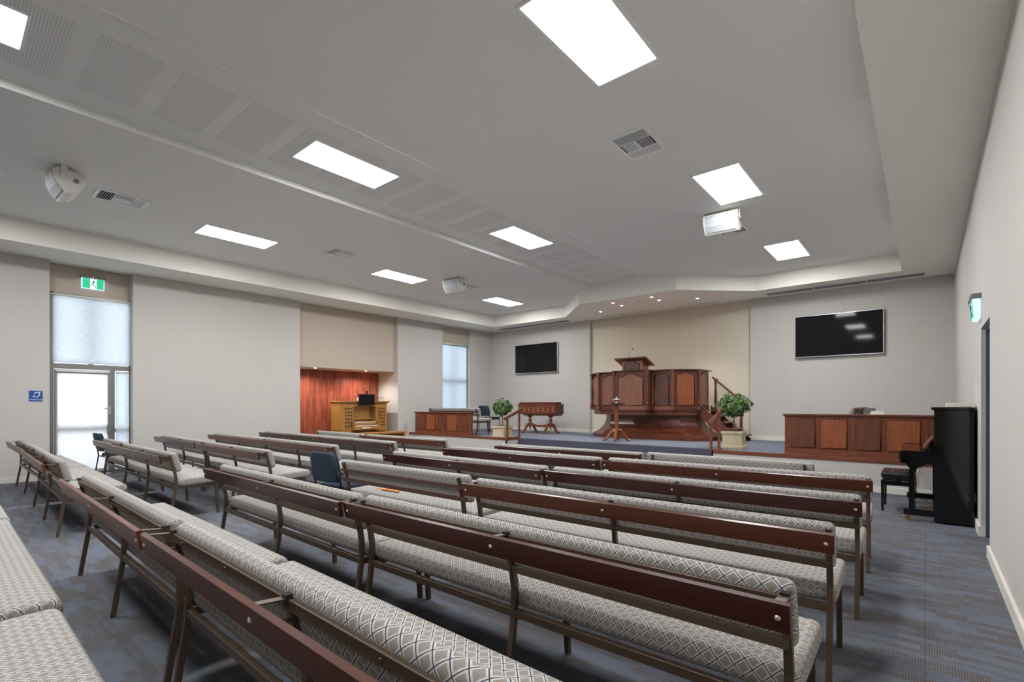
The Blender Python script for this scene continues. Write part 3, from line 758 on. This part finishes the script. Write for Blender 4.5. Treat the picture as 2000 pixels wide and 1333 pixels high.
# ---------------------------------------------------------------- handrails at the steps
def handrail(x, y0, y1, label, s):
    t = thing('handrail', label, 'handrail', (x, y0, 0), 0, 'step handrails'); dy = y1-y0
    for y, zb, zt in ((0, PS-.05, 1.03), (dy, PS-.09, 1.19)):
        B(-.022, .022, y-.022, y+.022, zb, zt, bev=.004).build('post', 'kerbwood', t)
    MB().tube([(0, -.12, .995+.01), (0, dy+.12, 1.255)], (.018, .034), sq=True).build('rail', 'kerbwood', t)
handrail(WX0+.03, YS+.01, YN+.01, 'short sloping timber handrail left of the stage steps', 1)
handrail(WX1-.02, YS+.03, YN+.02, 'short sloping timber handrail right of the stage steps', -1)

# ================================================================= PULPIT
P0 = (-5.77, 11.38)
pu = thing('pulpit', 'large carved mahogany pulpit with arched panels, flared base and side stairs', 'pulpit', (P0[0], P0[1], PS))
Z = lambda z: z-PS
def L2(p): return (p[0]-P0[0], p[1]-P0[1])
body = [L2(p) for p in ((-7.31, 12.85), (-7.31, 12.12), (-6.85, 11.68), (-6.20, 11.68), (-6.20, 11.38), (-5.33, 11.38), (-5.33, 11.68), (-4.79, 11.68), (-4.31, 12.10), (-4.31, 12.85))]
def offs(poly, d):
    n = len(poly); out = []
    for i in range(n):
        p, q, r = Vector(poly[i-1]), Vector(poly[i]), Vector(poly[(i+1) % n])
        a = (q-p).normalized(); b = (r-q).normalized(); na = Vector((a.y, -a.x)); nb = Vector((b.y, -b.x))
        m = (na+nb); m = m/max(.3, m.dot(na)); out.append((q.x+m.x*d, q.y+m.y*d))
    return out
inner = offs(body, -.05)
# parapet walls (one per side)
mats = ['panel_pk', 'panel_pk', 'panel_pk', 'panel_br', 'panel_pk', 'panel_br', 'panel_gr', 'panel_or', 'panel_pk']
for i in range(len(body)-1):
    a, b = Vector(body[i]), Vector(body[i+1]); c, d_ = inner[i], inner[i+1]
    pw = MB().loft([[(a.x, a.y, z), (b.x, b.y, z), (d_[0], d_[1], z), (c[0], c[1], z)] for z in (Z(1.25), Z(2.23))], smooth=False).build('parapet_wall', 'mahog', pu)
    ln = (b-a).length; mid = (a+b)/2; ang = atan2((b-a).y, (b-a).x)
    if ln > .4:
        # local x along side, local y outward
        out = Vector(((b-a).y, -(b-a).x)).normalized()
        face = Matrix(((cos(ang), out.x, 0, mid.x), (sin(ang), out.y, 0, mid.y), (0, 0, 1, 0), (0, 0, 0, 1)))
        arched_panel(0, ln-.19, Z(1.36), Z(2.17), 'ogee', mats[i], pw, face)
        rl = MB().box(-ln/2, ln/2, 0, .012, Z(1.25), Z(1.345)); rl.xform(face); rl.build('bottom_rail', 'panel_pk' if i in (4, 6) else 'mahogx', pw)
def turned(h, r):
    p = [(1.0, 0), (1.0, .10), (.55, .12), (.95, .15), (.95, .17), (.6, .19), (.85, .23), (.92, .30), (.9, .45), (.78, .62), (.62, .78), (.55, .85), (.9, .87), (.9, .89), (.6, .905), (1.0, .93), (1.0, 1.0)]
    return [(q*r, z*h) for q, z in p]
for i in range(1, len(body)-1):
    c = offs(body, .030)[i]
    MB().lathe(turned(.86, .036), c[0], c[1], Z(1.345), 14).box(c[0]-.04, c[0]+.04, c[1]-.04, c[1]+.04, Z(1.25), Z(1.35)).box(c[0]-.04, c[0]+.04, c[1]-.04, c[1]+.04, Z(2.19), Z(2.235)).build('column', 'tablewood' if i in (2, 7) else 'mahog', pu)
cap = offs(body, .07)
ci = offs(body, -.10)
cm = MB()
for i in range(len(body)-1):
    cm.loft([[(*cap[i], z), (*cap[i+1], z), (*ci[i+1], z), (*ci[i], z)] for z in (Z(2.232), Z(2.255))], smooth=False)
cm.build('ledge', 'mahogx', pu)
MB().prism(body, Z(1.215), Z(1.25)).build('deck', 'mahogx', pu)
MB().prism(offs(body, -.03), Z(1.115), Z(1.215)).build('skirt_band', 'panel_br', pu)
top = [L2(p) for p in ((-6.98, 12.8), (-6.98, 12.30), (-6.66, 11.98), (-4.72, 11.98), (-4.40, 12.30), (-4.40, 12.8))]
bot = [L2(p) for p in ((-7.30, 12.85), (-7.30, 12.10), (-6.78, 11.66), (-4.27, 11.66), (-3.95, 11.98), (-3.95, 12.85))]
rings = []
for z in (0, .09): rings.append([(*p, z) for p in bot])
for k in range(1, 11):
    u = k/10; f_ = (1-u)**2.9
    rings.append([(tx_+(bx_-tx_)*f_*.95, ty_+(by_-ty_)*f_*.95, .10+(1.115-PS-.10)*u) for (tx_, ty_), (bx_, by_) in zip(top, bot)])
fb = MB()
for i in range(len(rings)-1): fb.loft([rings[i], rings[i+1]], smooth=False, close=True) if False else None
o_ = len(fb.v); n = len(bot)
for r in rings:
    for p in r: fb.v.append(Vector(p))
for i in range(len(rings)-1):
    for k in range(n): fb.quad([o_+i*n+k, o_+i*n+(k+1) % n, o_+(i+1)*n+(k+1) % n, o_+(i+1)*n+k])
fb.build('flared_base', wood('base_boards', (118, 66, 46), (70, 36, 28), .25, 'x', .8), pu)
# reading desk on top
ld = MB().box(-.27, .29, .07, .42, Z(2.25), Z(2.56)); dk = ld.build('reading_desk', 'panel_pk', pu)
face = Matrix(((1, 0, 0, .01), (0, -1, 0, .07), (0, 0, 1, 0), (0, 0, 0, 1)))
arched_panel(0, .42, Z(2.27), Z(2.49), 'ogee', 'panel_gr', dk, face)
MB().loft([[(x, -.08, Z(2.545)), (x, -.08, Z(2.575)), (x, .42, Z(2.40)), (x, .42, Z(2.37))] for x in (-.42, .46)], smooth=False).build('sloping_board', 'mahogx', pu)
mic = thing('microphone', 'slim gooseneck microphone on the pulpit reading board', 'microphone', (-5.82, 11.40, 2.575))
MB().lathe([(.02, 0), (.02, .012), (.006, .02)], n=12).build('base', 'black', mic)
MB().tube([(0, 0, .01), (.02, -.01, .12), (.10, -.02, .20)], .0035, 6).build('gooseneck', 'silver', mic)
MB().tube([(.10, -.02, .20), (.125, -.025, .225)], [.010, .012], 8).build('capsule', 'black', mic)
# pulpit stairs
SO = Matrix.Translation((-4.3-P0[0], 12.2-P0[1], 0))
def stringer(y, name='stair_stringer'):
    MB().loft([[(.02, yy, Z(1.36)), (.02, yy, Z(1.08)), (.62, yy, 0), (.98, yy, 0), (.98, yy, .05)] for yy in (y, y+.04)], smooth=False).xform(SO).build(name, 'mahogx', pu)
stringer(-.02); stringer(.72)
for k in range(4):
    z = .155*(k+1); x = .80-k*.20
    B(x-.02, x+.22, .02, .72, z-.03, z, bev=.004).xform(SO).build('stair_tread', 'mahogx', pu)
B(.0, .16, .02, .72, .72, .755).xform(SO).build('stair_tread', 'mahogx', pu)
for (x, zb, zt) in ((.14, Z(1.25), Z(2.02)), (.76, .16, Z(1.42))):
    MB().lathe(turned(zt-zb, .04), x, .74, zb, 14).box(x-.045, x+.045, .695, .785, zb-.10 if x < .5 else 0, zb+.02).box(x-.04, x+.04, .70, .78, zt-.01, zt+.03).xform(SO).build('newel', 'mahog', pu)
MB().tube([(.06, .74, Z(2.09)), (.84, .74, Z(1.40))], (.02, .035), sq=True).xform(SO).build('stair_handrail', 'mahog', pu)

# ================================================================= STAND WITH BOWL, CABINET
ft = thing('pedestal_stand', 'slim turned timber pedestal with four splayed feet before the pulpit', 'pedestal', (-5.75, 10.62, PS))
MB().lathe([(.035, .16), (.05, .18), (.05, .24), (.03, .27), (.045, .30), (.045, .33), (.032, .36), (.05, .46), (.056, .56), (.045, .72), (.034, .84), (.05, .86), (.05, .885)], n=18).build('column', 'tablewood', ft)
MB().lathe([(.05, .865), (.09, .875), (.14, .895), (.225, .915), (.228, .925), (.15, .925)], n=28).build('top', 'mahog', ft)
for k in range(4):
    a = radians(20+90*k); c_, s2 = cos(a), sin(a)
    path = [(.03, .27), (.09, .25), (.15, .19), (.20, .11), (.26, .045), (.33, .015)]
    m = MB()
    m.tube([(r_*c_, r_*s2, z_) for r_, z_ in path], [(.042, .020), (.042, .020), (.038, .020), (.032, .020), (.026, .020), (.015, .024)], sq=True)
    m.build('foot', 'tablewood', ft)
MB().lathe([(.03, .16), (.02, .14), (.026, .12), (.004, .10)], n=12).build('finial', 'tablewood', ft)
bw = thing('silver_bowl', 'small lidded silver bowl standing on the pedestal', 'bowl', (-5.75, 10.62, PS+.926))
MB().lathe([(.05, 0), (.055, .006), (.03, .02), (.035, .03), (.07, .05), (.085, .075)], n=24).build('bowl', 'silver', bw)
MB().lathe([(.115, .075), (.115, .081), (.08, .095), (.04, .115), (.015, .125), (.018, .14), (.006, .155)], n=24).build('lid', 'silver', bw)

cb = thing('arcaded_cabinet', 'carved timber table with a row of small arches on two turned pedestals', 'cabinet', (-9.09, 11.96, PS))
cx0, cx1, cy0, cy1 = -.72, .72, -.21, .21
z0, z1 = 1.09-PS, 1.385-PS
bd = B(cx0, cx1, cy0, cy1, z0, z1).build('case', 'tablewood', cb)
face = Matrix(((1, 0, 0, 0), (0, -1, 0, cy0), (0, 0, 1, 0), (0, 0, 0, 1)))
for k in range(8):
    w8 = (cx1-cx0)/8; arched_panel(cx0+w8*(k+.5), w8-.05, z0+.04, z1-.045, 'round', ['panel_pk', 'panel_or', 'panel_or', 'panel_or'][k % 4], bd, face, 'panel', .006)
face = Matrix(((0, 1, 0, cx1), (1, 0, 0, 0), (0, 0, 1, 0), (0, 0, 0, 1)))
for k in range(2): arched_panel(cy0+.21*(k+.5), .14, z0+.04, z1-.045, 'round', 'panel_gr', bd, face, 'panel', .006)
B(cx0-.02, cx1+.02, cy0-.02, cy1+.02, z1, z1+.014, bev=.004).build('top', 'mahogx', cb)
B(cx0+.16, cx1-.02, cy0+.06, cy1-.06, z0-.045, z0).build('under_board', 'mahog', cb)
for x in (-.40, .39):
    MB().lathe([(.03, .20), (.05, .22), (.05, .30), (.03, .33), (.055, .38), (.045, .44), (.03, .47), (.03, .49), (.06, .50), (.10, .545), (.10, .552)], x, 0, 0, 16).build('pedestal', 'tablewood', cb)
    MB().lathe([(.004, .10), (.022, .13), (.015, .16), (.03, .20)], x, 0, 0, 10).build('finial', 'tablewood', cb)
    for (dx, dy) in ((-.19, -.18), (.13, .22), (-.09, -.0), (.2, 0)):
        pass
    for sgn in (-1, 1):
        a = atan2(.20*sgn, .12*sgn); c_, s2 = cos(a), sin(a)
        path = [(.02, .29), (.08, .27), (.13, .20), (.17, .11), (.22, .04), (.29, .015)]
        MB().tube([(x+r_*c_, r_*s2, z_) for r_, z_ in path], [(.04, .024), (.042, .024), (.036, .024), (.030, .024), (.024, .024), (.015, .026)], sq=True).build('foot', 'tablewood', cb)
MB().tube([(-.40, 0, .24), (-.2, 0, .245), (-.10, 0, .225), (0, 0, .235), (.10, 0, .225), (.2, 0, .245), (.39, 0, .24)], (.03, .012), sq=True).build('stretcher', 'tablewood', cb)
for k in range(7):
    x = -9.72+.205*k
    m = MB().loft([[(x+dx, y, PS+z1+.014+dz) for dx, dz in ((-.085, 0), (.085, 0), (.098, .045), (.06, .055), (0, .03), (-.06, .055), (-.098, .045))] for y in (11.82, 12.09)], smooth=False)
    tag(m.build('offering_tray', 'maroon'), 'small maroon-lined tray on the arcaded cabinet, %s from the left' % ORD[k], 'tray', 'trays on the arcaded cabinet')

# ================================================================= TOPIARY PLANTS
def topiary(x, y, rx, rz_, zc, label, n=520, h=.35):
    t = thing('potted_tree', label, 'potted plant', (x, y, PS), radians(3), 'clipped trees in square planters')
    a = .185
    p = MB().box(-a, a, -a, a, .0, h-.05, .004); p.box(-a-.02, a+.02, -a-.02, a+.02, 0, .055, .012); p.box(-a-.022, a+.022, -a-.022, a+.022, h-.06, h, .014)
    p.build('planter', 'stone', t); B(-a+.02, a-.02, -a+.02, a-.02, h-.0, h+.006).build('soil', 'soil', t)
    MB().tube([(0, 0, h-.02), (.008, .004, h+.12), (-.006, 0, h+.25), (0, 0, zc-PS)], [.016, .014, .013, .010], 8).build('trunk', 'bark', t)
    lf = MB(); rnd = random.Random(int(x*100))
    for k in range(n):
        u = rnd.uniform(-1, 1); ph = rnd.uniform(0, 2*pi); r = rnd.uniform(.62, 1.02)*(1+.08*sin(5*ph)+.07*sin(7*u+2*ph)); q = math.sqrt(1-u*u)
        c = Vector((rx*r*q*cos(ph), rx*r*q*sin(ph), zc-PS+rz_*r*u)); nrm = Vector((q*cos(ph), q*sin(ph), u*.8+.3)).normalized()
        tng = nrm.cross(Vector((rnd.uniform(-1, 1), rnd.uniform(-1, 1), rnd.uniform(-1, 1)))).normalized(); bt = nrm.cross(tng)
        s = rnd.uniform(.030, .048); o = len(lf.v); nr = (nrm+Vector((rnd.uniform(-.6, .6), rnd.uniform(-.6, .6), rnd.uniform(-.5, .5)))).normalized()
        tng = (tng-nr*tng.dot(nr)).normalized(); bt = nr.cross(tng)
        for (aa, bb, cc) in ((-1, 0, 0), (-.45, .62, -.12), (.35, .55, -.12), (1, 0, .1), (.35, -.55, -.12), (-.45, -.62, -.12)): lf.v.append(c+tng*aa*s+bt*bb*s+nr*cc*s)
        lf.quad([o, o+1, o+2, o+3]); lf.quad([o, o+3, o+4, o+5])
    lf.build('foliage', 'leaf', t)
    tw = MB()
    for k in range(12):
        ph = 2*pi*k/12; tw.tube([(0, 0, zc-PS-rz_*.6), (rx*.45*cos(ph), rx*.45*sin(ph), zc-PS+rz_*.25*sin(3*ph))], [.006, .003], 5)
    tw.build('branches', 'bark', t)
topiary(-3.0, 10.46, .315, .245, 1.365, 'clipped leafy tree in cream square planter right of the steps', 760)
topiary(-8.78, 9.86, .275, .225, 1.30, 'clipped leafy tree in cream square planter left of the steps', 600, .31)

# ================================================================= PIANO, STOOL
pn = thing('upright_piano', 'glossy black upright piano against the right wall', 'piano', (0, 7.45, 0))
PY = 1.5
c = MB().box(.075, .415, 0, .03, .02, 1.32, .004); c.box(.075, .415, PY-.03, PY, .02, 1.32, .004); c.box(.40, .415, .03, PY-.03, .05, 1.32); c.box(.075, .105, .03, PY-.03, .85, 1.32, .004)
c.box(.12, .15, .03, PY-.03, .10, .64); c.box(.075, .40, .03, PY-.03, .02, .10); c.build('case', 'ebony', pn)
B(.05, .425, -.012, PY+.012, 1.32, 1.35, bev=.006).build('lid', 'ebony', pn)
B(-.235, .085, .04, PY-.04, .68, .73, bev=.004).build('key_bed', 'ebony', pn)
for y0, y1 in ((-.002, .04), (PY-.04, PY+.002)):
    MB().loft([[(-.235, y, .70), (-.245, y, .72), (-.245, y, .80), (-.225, y, .832), (-.05, y, .83), (.02, y, .835), (.05, y, .865), (.085, y, .90), (.085, y, .68), (-.20, y, .68)] for y in (y0, y1)], smooth=False).build('cheek', 'ebony', pn)
B(-.20, -.04, .05, PY-.05, .73, .755, bev=.002).build('keys', 'paper', pn)
B(-.225, .03, .042, PY-.042, .815, .828, bev=.003).build('keyboard_lid', 'ebony', pn)
k = MB(); kk = 0
for i in range(52):
    if i % 7 in (2, 6): continue
    y = .06+i*.0265; k.box(-.13, -.04, y+.018, y+.031, .755, .766)
k.build('black_keys', 'black', pn)
B(-.04, .08, .05, PY-.05, .73, .80).build('fallboard', 'ebony', pn)
lid = MB().box(-.16, .045, .06, PY-.06, .93, .94); 
for y0 in (.02, PY-.075):
    g_ = MB().loft([[(-.19, yy, .69), (-.15, yy, .62), (-.17+.02, yy, .60), (-.155, yy, .57), (-.155, yy, .13), (-.10, yy, .13), (-.10, yy, .57), (-.08, yy, .62), (.02, yy, .69)] for yy in (y0, y0+.055)], smooth=False); g_.build('leg', 'ebony', pn)
    tb = MB().box(-.205, .08, y0-.005, y0+.06, .065, .135, .004); tb.build('toe_block', 'ebony', pn)
    cs = MB().tube([(-.165, y0+.005, .032), (-.165, y0+.05, .032)], .030, 14); cs.box(-.18, -.15, y0+.015, y0+.04, .05, .07); cs.build('caster', 'brass', pn)
md = MB().loft([[(-.03, y, .835), (.0, y, .835), (.07, y, .97), (.06, y, .97)] for y in (.35, 1.15)], smooth=False); md.build('music_desk', 'mahog', pn)
pd = MB()
for y in (.67, .75, .83): pd.tube([(.13, y, .06), (.05, y, .06), (-.02, y, .055)], (.006, .018), sq=True)
pd.build('pedals', 'brass', pn)
def stack(x, y, z, w, d, n, label0):
    pass
for k in range(4):
    o = B(-.11, .11, -.15, .15, 0, .012, bev=.002); o.xform(Matrix.Translation((.30, 7.72, 1.3505+.0125*k)) @ Matrix.Rotation(radians((3, -4, 2, -1)[k]), 4, 'Z'))
    tag(o.build('music_book', 'paper'), 'thin white music book on the piano lid, %s from the bottom of the pile' % ORD[k], 'book', 'music books on the piano')
sl = thing('piano_stool', 'black leather adjustable stool in front of the piano', 'stool', (-.275, 8.19, 0))
a, b = .155, .265
for (x, y) in ((-a, -b), (-a, b), (a, -b), (a, b)): MB().tube([(x, y, 0), (x, y, .40)], [(.014, .014), (.019, .019)], sq=True).build('leg', 'ebony', sl)
f = MB().box(-a, a, -b-.012, -b+.012, .34, .40); f.box(-a, a, b-.012, b+.012, .34, .40); f.box(-a-.012, -a+.012, -b, b, .34, .40); f.box(a-.012, a+.012, -b, b, .34, .40); f.box(-.03, .03, -b, b, .39, .425); f.build('frame', 'ebony', sl)
s9 = MB().box(-a-.02, a+.02, -b-.02, b+.02, .425, .51, .028); s9.build('seat', 'leather', sl)
bt = MB()
for i in range(2):
    for j in range(3): bt.lathe([(.010, 0), (.008, .003), (.001, .004)], -.06+.12*i, -.15+.15*j, .509, 8)
bt.build('buttons', 'bolt', sl)
MB().tube([(-.03, -b-.02, .425), (-.03, -b-.055, .425)], [.020, .028], 14).build('knob', 'black', sl)
tag(B(XR-.012, XR, 7.68, 7.76, .25, .36, bev=.003).build('wall_socket', 'white'), 'white power socket low on the wall behind the piano', 'socket')
cd = MB().tube([(-.04, 9.49, .62), (-.06, 9.48, .45), (-.09, 9.48, .3), (-.11, 9.47, .12), (-.10, 9.3, .01), (.02, 9.15, .006)], .0035, 6)
tag(cd.build('power_cable', 'black'), 'thin black cable running down the stage wall behind the piano', 'cable')

# ================================================================= ORGAN
og = thing('organ_console', 'honey oak organ console with stop knobs in the timber niche', 'organ', (-12.45, 8.01, 0))
a = .74; d0 = -.56; h = 1.45
c = MB().box(d0, 0, -a, -a+.03, 0, h); c.box(d0, 0, a-.03, a, 0, h); c.box(d0, d0+.03, -a, a, 0, h); c.box(-.30, 0, -a+.03, -a+.38, .60, h); c.box(-.30, 0, a-.38, a-.03, .60, h)
c.box(-.06, 0, -a+.38, a-.38, 1.33, h); c.box(-.10, -.04, -a+.38, a-.38, 1.38, h); c.box(-.3, -.27, -a+.3, a-.3, 0, .66)
c.build('case', 'oak', og)
t2 = B(d0-.02, .07, -a-.06, a+.06, h, h+.035, bev=.008); t2.box(d0, .035, -a-.03, a+.03, h-.03, h); t2.build('top', 'oakx', og)
fp = MB(); fp.box(-.50, -.06, -a-.006, -a, .72, 1.36); fp.build('side_panel', 'oak', og)
fr_ = MB()
for (x0, x1, q0, q1) in ((-.54, -.50, .62, h-.03), (-.06, -.02, .62, h-.03), (-.50, -.06, .66, .72), (-.50, -.06, 1.36, 1.41)): fr_.box(x0, x1, -a-.014, -a, q0, q1)
fr_.build('side_frame', 'oak', og)
B(-.34, -.31, -a+.38, a-.38, .66, 1.40).build('music_panel', wood('pale_oak', (222, 176, 112), (196, 148, 88), .4, 'y'), og)
MB().loft([[(-.30, y, 1.02), (-.26, y, 1.0), (-.30, y, 1.02), (-.31, y, 1.02)] for y in (-.3, .3)], smooth=False)
kb_ = MB().box(-.31, .12, -a+.32, a-.32, .66, .76, .006); kb_.box(-.31, -.02, -a+.36, a-.36, .76, .86, .004); kb_.box(-.31, -.20, -a+.36, a-.36, .95, 1.0); kb_.box(.02, .14, -a+.30, -a+.36, .66, .88); kb_.box(.02, .14, a-.36, a-.30, .66, .88); kb_.build('key_desk', 'oakx', og)
ky = MB().box(-.02, .115, -a+.38, a-.38, .76, .782); ky.box(-.15, -.02, -a+.38, a-.38, .86, .882); ky.build('keys', 'paper', og)
bk_ = MB()
for i in range(60):
    if i % 7 in (2, 6): continue
    y = -.34+i*.0117; bk_.box(-.02, .05, y, y+.006, .782, .79); bk_.box(-.15, -.08, y, y+.006, .882, .89)
bk_.build('black_keys', 'black', og)
B(.119, .122, -.16, .1, .70, .73).build('piston_strip', 'white', og)
for side in (-1, 1):
    for r_ in range(6):
        for c2 in range(3):
            y = side*(a-.12-.085*c2); z = .78+r_*.098
            MB().tube([(0, y, z), (.02, y, z), (.045, y, z-.002)], [.010, .010, .020], 8).build('stop_knob', 'black' if c2 != 1 else 'black', og)
B(-.30, .0, -a, a, .0, .12).build('plinth', 'oak', og)
mn = thing('monitor', 'small black monitor standing over the organ', 'monitor', (-12.35, 8.00, 1.36))
B(-.02, .02, -.26, .26, .0, .32, bev=.005).build('housing', 'black', mn); B(.02, .022, -.245, .245, .018, .305).build('display', 'screen', mn)
MB().tube([(-.035, .02, .127), (-.035, .02, .42)], (.012, .02), sq=True).build('post', 'black', mn)
tag(MB().lathe([(.03, 0), (.035, .05), (.02, .07), (.03, .09), (.005, .10)], -12.62, 7.90, 1.486, 12).build('mug', 'white'), 'small white mug-like object behind the monitor on the organ', 'mug')
bs = thing('book_stand', 'small black wire book stand on the right end of the organ', 'book stand', (-12.62, 8.58, 1.492))
MB().tube([(-.05, -.07, .0), (.05, -.07, .0), (.06, -.06, .09), (.06, .12, .09)], .006, 6).build('frame', 'black', bs); B(-.06, .06, -.02, .14, .055, .062).build('shelf', 'silver', bs)
ob = thing('organ_bench', 'long honey oak organ bench in front of the organ', 'bench', (-11.80, 8.20, 0))
B(-.17, .17, -.68, .68, .565, .605, bev=.006).build('seat', 'oakx', ob)
for y in (-.6, .6): B(-.15, .15, y-.02, y+.02, 0, .565).build('leg', 'oak', ob)
B(-.02, .02, -.58, .58, .42, .565).build('apron', 'oakx', ob)
